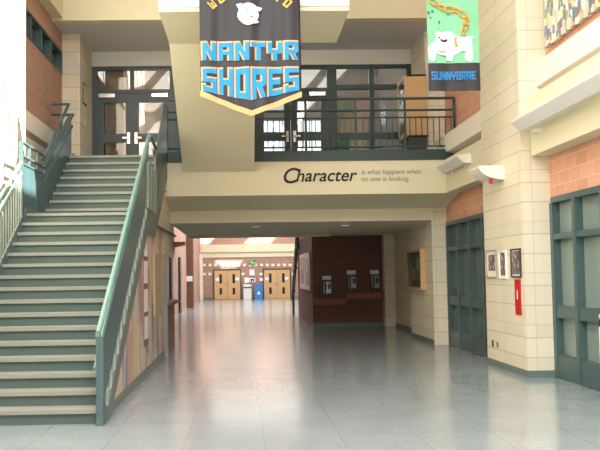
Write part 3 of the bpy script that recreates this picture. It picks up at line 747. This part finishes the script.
for q in ([(427, 13), (429, 11), (429, 15)], [(431, 12), (432, 10), (434, 13)], [(438, 22), (439, 25), (440, 21)], [(429, 18), (431, 17), (431, 19)], [(446, 15), (449, 14.5), (448, 16)]): blob(q, YS, YS, DGREY, 'bird_mark', ban2, .018)

# ------------------------------------------------------------------ fittings on the right wall
def wall_light(y0, y1, x, xw, zt, label):
    d = thing('wall_light', (xw, (y0+y1)/2, zt), label, 'light', 'wedge wall lights')
    MB().prism([(x, zt-.15), (x-.12, zt-.15), (x-.27, zt-.01), (x-.27, zt+.01), (x, zt+.04)], 'y', y0, y1).build('housing', SILL, d)
    MB().prism([(x-.125, zt-.152), (x-.265, zt-.018), (x-.272, zt-.024), (x-.132, zt-.160)], 'y', y0+.02, y1-.02).build('diffuser', WHITE, d)
    for y in (y0+.25, y1-.35): box(x-.04, xw, y, y+.08, zt-.22, zt-.155).build('bracket', SILL, d)
    return d
wall_light(8.2, 12.1, 4.52, 4.62, 4.02, 'long white wedge light on the cream band above the near glazed doors')
wall_light(14.98, 16.6, 4.47, 4.47, 3.94, 'short white wedge light on the cream band next to the motto')
sc = thing('sconce', (4.46, 13.2, 3.2), 'white quarter-round shade with a red lamp below, high on the stone pier', 'sconce')
prof = [(4.46, 3.47), (4.02, 3.47), (4.02, 3.43)] + [(4.46-.43*math.cos(a), 3.45-.22*math.sin(a)) for a in [.2+i*.13 for i in range(11)]] + [(4.46, 3.23)]
MB().prism(prof, 'y', 13.05, 13.6).build('shade', SILL, sc, .008)
k = MB(); k.lathe((4.25, 13.15, 3.17), [(.025, 0), (.035, .02), (.025, .10)], 12); k.build('red_lamp', RED, sc, smooth=True)

def picture(y0, y1, z0, z1, frame, label, matw=.05, fw_=.025, x=4.46):
    d = thing('picture_frame', (x, (y0+y1)/2, z0), label, 'picture', 'photos on the stone pier')
    k = MB()
    ring_x(k, x-.03, x, y0, y1, z0, z1, fw_)
    k.build('frame', frame, d)
    box(x-.012, x, y0+fw_, y1-fw_, z0+fw_, z1-fw_).build('mount', PAPER, d)
    box(x-.016, x-.012, y0+fw_+matw, y1-fw_-matw, z0+fw_+matw*1.3, z1-fw_-matw*.8).build('print', PHOTO, d)
picture(13.56, 14.12, 1.56, 2.06, mat('aged_oak', (176, 160, 128), .5), 'photo with wide pale mount in a thin wooden frame on the pier', .08)
picture(13.06, 13.42, 1.55, 2.03, PAPER, 'narrow unframed white-edged photo in the middle of the pier', .02)
picture(12.38, 12.82, 1.57, 2.04, DGREY, 'black framed photo just above the red sign', .02)
rs = thing('fire_sign', (4.46, 12.56, .97), 'tall red sign with a white mark on the stone pier', 'sign')
box(4.44, 4.46, 12.44, 12.68, .97, 1.54).build('plate', RED, rs)
MB().prism([(12.54, 1.22), (12.58, 1.22), (12.585, 1.30), (12.57, 1.38), (12.55, 1.34)], 'x', 4.436, 4.44).build('flame_mark', PAPER, rs)
ol = thing('wall_outlet', (4.46, 13.93, .32), 'dark socket plate low on the pier', 'outlet')
box(4.45, 4.46, 13.90, 13.98, .33, .45).build('plate', DGREY, ol)
ol = thing('wall_outlet', (4.46, 13.68, .32), 'pale double socket low on the pier', 'outlet')
box(4.45, 4.46, 13.64, 13.72, .34, .44).build('plate', STEEL, ol); box(4.447, 4.45, 13.66, 13.70, .36, .38).box(4.447, 4.45, 13.66, 13.70, .40, .42).build('socket', DGREY, ol)
mo = thing('mosaic_panel', (4.93, 10.2, 5.2), 'multicoloured mosaic panel on the salmon brick wall', 'mosaic')
box(4.83, 4.885, 8.0, 12.08, 5.20, 6.6).build('panel', MOSAIC, mo)
# display case on the inner pier
dc = thing('notice_case', (4.40, 19.5, 1.25), 'shallow wooden notice case with glass on the inner stone pier', 'case')
k = MB(); ring_x(k, 4.28, 4.40, 18.7, 20.28, 1.25, 2.25, .06); k.build('frame', WOOD, dc)
box(4.37, 4.40, 18.78, 20.2, 1.33, 2.17).build('backing', mat('grey_felt', (170, 172, 156), .8, noise=.1), dc); box(4.285, 4.29, 18.76, 20.22, 1.31, 2.19).build('pane', GLASS, dc)
for y, z in ((18.95, 1.5), (19.3, 1.75), (19.75, 1.5)): box(4.362, 4.37, y, y+.22, z, z+.3).build('notice', PAPER, dc)
# litter bin at the right border
lb = thing('litter_bin', (4.81, 9.9, 0), 'white litter bin with dark opening at the near glazed doors', 'bin')
box(4.615, 4.88, 9.7, 10.1, 0, .94).build('body', BINW, lb, .02); box(4.625, 4.88, 9.71, 10.09, .94, 1.03).build('opening', BLACK, lb); box(4.615, 4.88, 9.7, 10.1, 1.03, 1.11).build('lid', BINW, lb, .03)

# ------------------------------------------------------------------ payphones and ledges
def payphone(x, z, label):
    d = thing('payphone', (x, 24.86, z), label, 'payphone', 'payphones in the alcove'); y = 24.86
    box(x-.15, x+.15, y-.05, y, z-.02, z+.62).build('back_plate', DGREY, d)
    b = MB(); b.prism([(y-.05, z), (y-.17, z+.03), (y-.15, z+.40), (y-.05, z+.44)], 'x', x-.11, x+.13); b.build('body', STEEL, d, .01)
    box(x+.02, x+.11, y-.175, y-.155, z+.18, z+.34).build('keypad', DGREY, d)
    box(x-.14, x+.14, y-.06, y-.05, z+.47, z+.60).build('sign', PAPER, d)
    k = MB(); k.tube([(x-.06, y-.20, z+.08), (x-.06, y-.22, z+.14), (x-.06, y-.22, z+.32), (x-.06, y-.20, z+.38)], [.035, .022, .022, .035], 10); k.build('handset', BLACK, d, smooth=True)
    k = MB(); k.tube([(x-.06, y-.2, z+.08), (x-.08, y-.2, z-.02), (x-.02, y-.19, z-.06), (x+.03, y-.15, z+.04)], .008, 8); k.build('cord', STEEL, d, smooth=True)
payphone(2.67, 1.02, 'lowest payphone, on its own above the lower ledge')
payphone(3.46, 1.18, 'payphone in the middle of the three in the brick alcove')
payphone(4.20, 1.18, 'payphone beside the stone pilaster in the brick alcove')
def ledge(x0, x1, z, label):
    d = thing('phone_ledge', ((x0+x1)/2, 24.86, z), label, 'ledge')
    box(x0, x1, 24.50, 24.86, z, z+.05).build('shelf', WOODD, d); box(x0, x1, 24.52, 24.56, z-.14, z).build('apron', WOODD, d)
ledge(2.24, 3.24, .84, 'low dark wood ledge under a single payphone'); ledge(3.25, 4.45, 1.02, 'higher dark wood ledge under two payphones')
# poster board and stair rail on the brick return
pb = thing('poster_board', (2.22, 27.3, 1.2), 'glossy white poster board on the brick return beside the alcove', 'board')
box(2.15, 2.195, 25.3, 29.3, 1.15, 2.4).build('board', PAPER, pb); MB().box(2.142, 2.15, 25.6, 26.8, 1.3, 2.2).box(2.142, 2.15, 27.3, 28.9, 1.35, 2.3).build('poster', PHOTO, pb)
hr = thing('stair_handrail', (2.1, 31, 0), 'black sloping handrail on posts at the hall corner', 'handrail')
for dy in (0, .9):
    k = MB(); k.tube([(2.12, 33.0+dy*.4, .55), (2.12, 32.6+dy*.6, 1.0), (2.12, 29.2+dy, 3.35)], .05); k.build('rail', BLACK, hr, smooth=True)
for y, z in ((32.4, 1.0), (31.0, 1.95), (29.8, 2.75)): k = MB(); k.tube([(2.12, y, z), (2.12, y+.7, z), (2.21, y+.7, z)], .06); k.build('rail_bracket', BLACK, hr)
k = MB(); k.tube([(2.12, 32.9, 0), (2.12, 32.9, .7)], .05); k.build('post', BLACK, hr)

# ------------------------------------------------------------------ mural board, plaques, left corridor fittings
fb = thing('framed_board', (-1.64, 15.2, 1.0), 'tall wood framed board hung on the mural wall', 'board')
k = MB(); ring_x(k, -1.66, -1.63, 14.55, 15.98, .93, 2.12, .08); k.build('frame', mat('pale_oak', (196, 166, 128), .5), fb)
box(-1.66, -1.645, 14.63, 15.9, 1.01, 2.04).build('panel', mat('cork', (186, 172, 152), .8, noise=.12, nscale=9), fb)
ws = thing('paper_column', (-1.66, 13.35, .5), 'column of white sheets on brown backing on the mural', 'papers')
box(-1.66, -1.65, 13.1, 13.6, .5, 2.45).build('backing', WOODD, ws)
for z in (.62, 1.08, 1.56, 2.02): box(-1.65, -1.646, 13.12, 13.58, z, z+.38).build('sheet', PAPER, ws)
pk = thing('wall_plaque', (-3.69, 18.3, 5.75), 'thin dark framed plaque on the stone pier beside the upper doors', 'plaque')
box(-3.69, -3.67, 18.15, 18.55, 5.75, 6.25).build('frame', DGREY, pk); box(-3.67, -3.665, 18.18, 18.52, 5.79, 6.21).build('face', STONE, pk)
sw = thing('switch_plate', (-3.69, 18.5, 5.3), 'small white switch plate below the plaque by the upper doors', 'switch')
box(-3.69, -3.68, 18.45, 18.53, 5.3, 5.42).build('plate', PAPER, sw); box(-3.68, -3.67, 18.48, 18.50, 5.34, 5.38).build('toggle', STEEL, sw)
bd = thing('wall_bracket', (-2.95, 33.9, 3.0), 'small brown canopy bracket high on the pink corridor wall', 'bracket')
MB().prism([(-2.95, 2.92), (-2.95, 3.15), (-2.45, 3.15), (-2.5, 3.02)], 'y', 33.5, 34.3).build('canopy', WOODD, bd)
for y, l in ((31.8, 'narrow black panel on the pink wall, seen past the mural post'), (36.2, 'narrow black panel on the pink wall, next to the dark brick pier')):
    t = thing('black_panel', (-2.95, y, 0), l, 'panel'); box(-2.925, -2.88, y-.45, y+.45, .02, 2.55).build('board', BLACK, t); box(-2.88, -2.86, y-.06, y+.06, 1.0, 1.2).build('handle', STEEL, t)
t = tag(box(-2.95, -2.94, 28.6, 30.6, 1.35, 2.3).build('wall_poster', PAPER), 'white poster seen through the counter opening', 'poster')
t = tag(box(-3.08, -2.63, 40.98, 41.0, 1.4, 1.68).build('white_sign', PAPER), 'small white sign on the dark brick pier', 'sign')

# ------------------------------------------------------------------ end wall: bins and posters
def far(x0, x1, y0, y1, Y=54.85):
    a = pt(x0, y1, Y); b = pt(x1, y0, Y); return a.x, b.x, a.z, b.z
a, b, c_, e = far(243.5, 251.3, 285, 299)
wb = thing('waste_bin', ((a+b)/2, 54.4, 0), 'white bin with dark flap next to the blue recycling bin', 'bin')
box(a, b, 54.1, 54.7, 0, .78).build('body', BINW, wb, .02); box(a-.01, b+.01, 54.09, 54.71, .78, .86).build('flap', DGREY, wb); box(a, b, 54.1, 54.7, .86, 1.05).build('lid', BINW, wb, .03)
a, b, c_, e = far(254.5, 262.5, 285, 299)
rb = thing('recycling_bin', ((a+b)/2, 54.4, 0), 'blue recycling bin with rounded lid at the end wall', 'bin')
box(a+.02, b-.02, 54.1, 54.7, 0, .80).build('body', BLUE, rb, .02)
MB().prism([(a, .80), (b, .80), (b, .98), (b-.08, 1.06), (a+.08, 1.06), (a, .98)], 'y', 54.08, 54.72).build('lid', BLUE, rb, .01)
MB().prism([((a+b)/2-.12, .35), ((a+b)/2+.12, .35), ((a+b)/2, .58)], 'y', 54.09, 54.1).build('recycling_mark', PAPER, rb)
def poster(x0, x1, y0, y1, material, name, label):
    a, b, z0, z1 = far(x0, x1, y0, y1); return tag(box(a, b, 54.82, 54.9, z0, z1).build(name, material), label, 'poster')
poster(248.5, 256, 260, 264.8, MARINE, 'green_poster', 'green picture poster above the bins on the end wall')
poster(249.5, 254.5, 269.5, 275.5, PAPER, 'white_poster', 'white pointed notice below the green poster')
p_ = poster(249.5, 255.3, 277, 282.5, PAPER, 'notice_poster', 'white notice with black symbol and red top edge above the bins')
a, b, z0, z1 = far(249.5, 255.3, 277, 277.8); box(a, b, 54.81, 54.82, z0, z1).build('red_edge', RED, p_)
a, b, z0, z1 = far(250.8, 254, 278.8, 281.8); MB().prism([(a, z0), (a, z1), (b, z1), (b, z0), (b-.08, z0), (b-.08, z1-.09), (a+.08, z1-.09), (a+.08, z0)], 'y', 54.81, 54.82).build('symbol', BLACK, p_)
poster(244.5, 249, 277.5, 283, PAPER, 'paper_notice', 'plain white notice directly above the white bin')
poster(259.5, 264, 278, 281, PAPER, 'paper_notice', 'small white notice between the blue bin and the doors')

for x, l in ((.346, 'small round ceiling light under the corridor soffit, in line with the banner tip'), (2.57, 'small round ceiling light under the corridor soffit, in front of the payphones')):
    d = thing('downlight', (x, 19.35, 2.89), l, 'light', 'corridor downlights')
    k = MB(); k.lathe((x, 19.35, 2.865), [(.12, .024), (.14, .012), (.11, 0), (.10, .012)], 20); k.build('trim_ring', WHITE, d, smooth=True)
    k = MB(); k.lathe((x, 19.35, 2.868), [(.10, .006), (.098, .002)], 16); k.build('lens', mat('lamp_lens', (250, 246, 236), .4, emit=1.2), d)
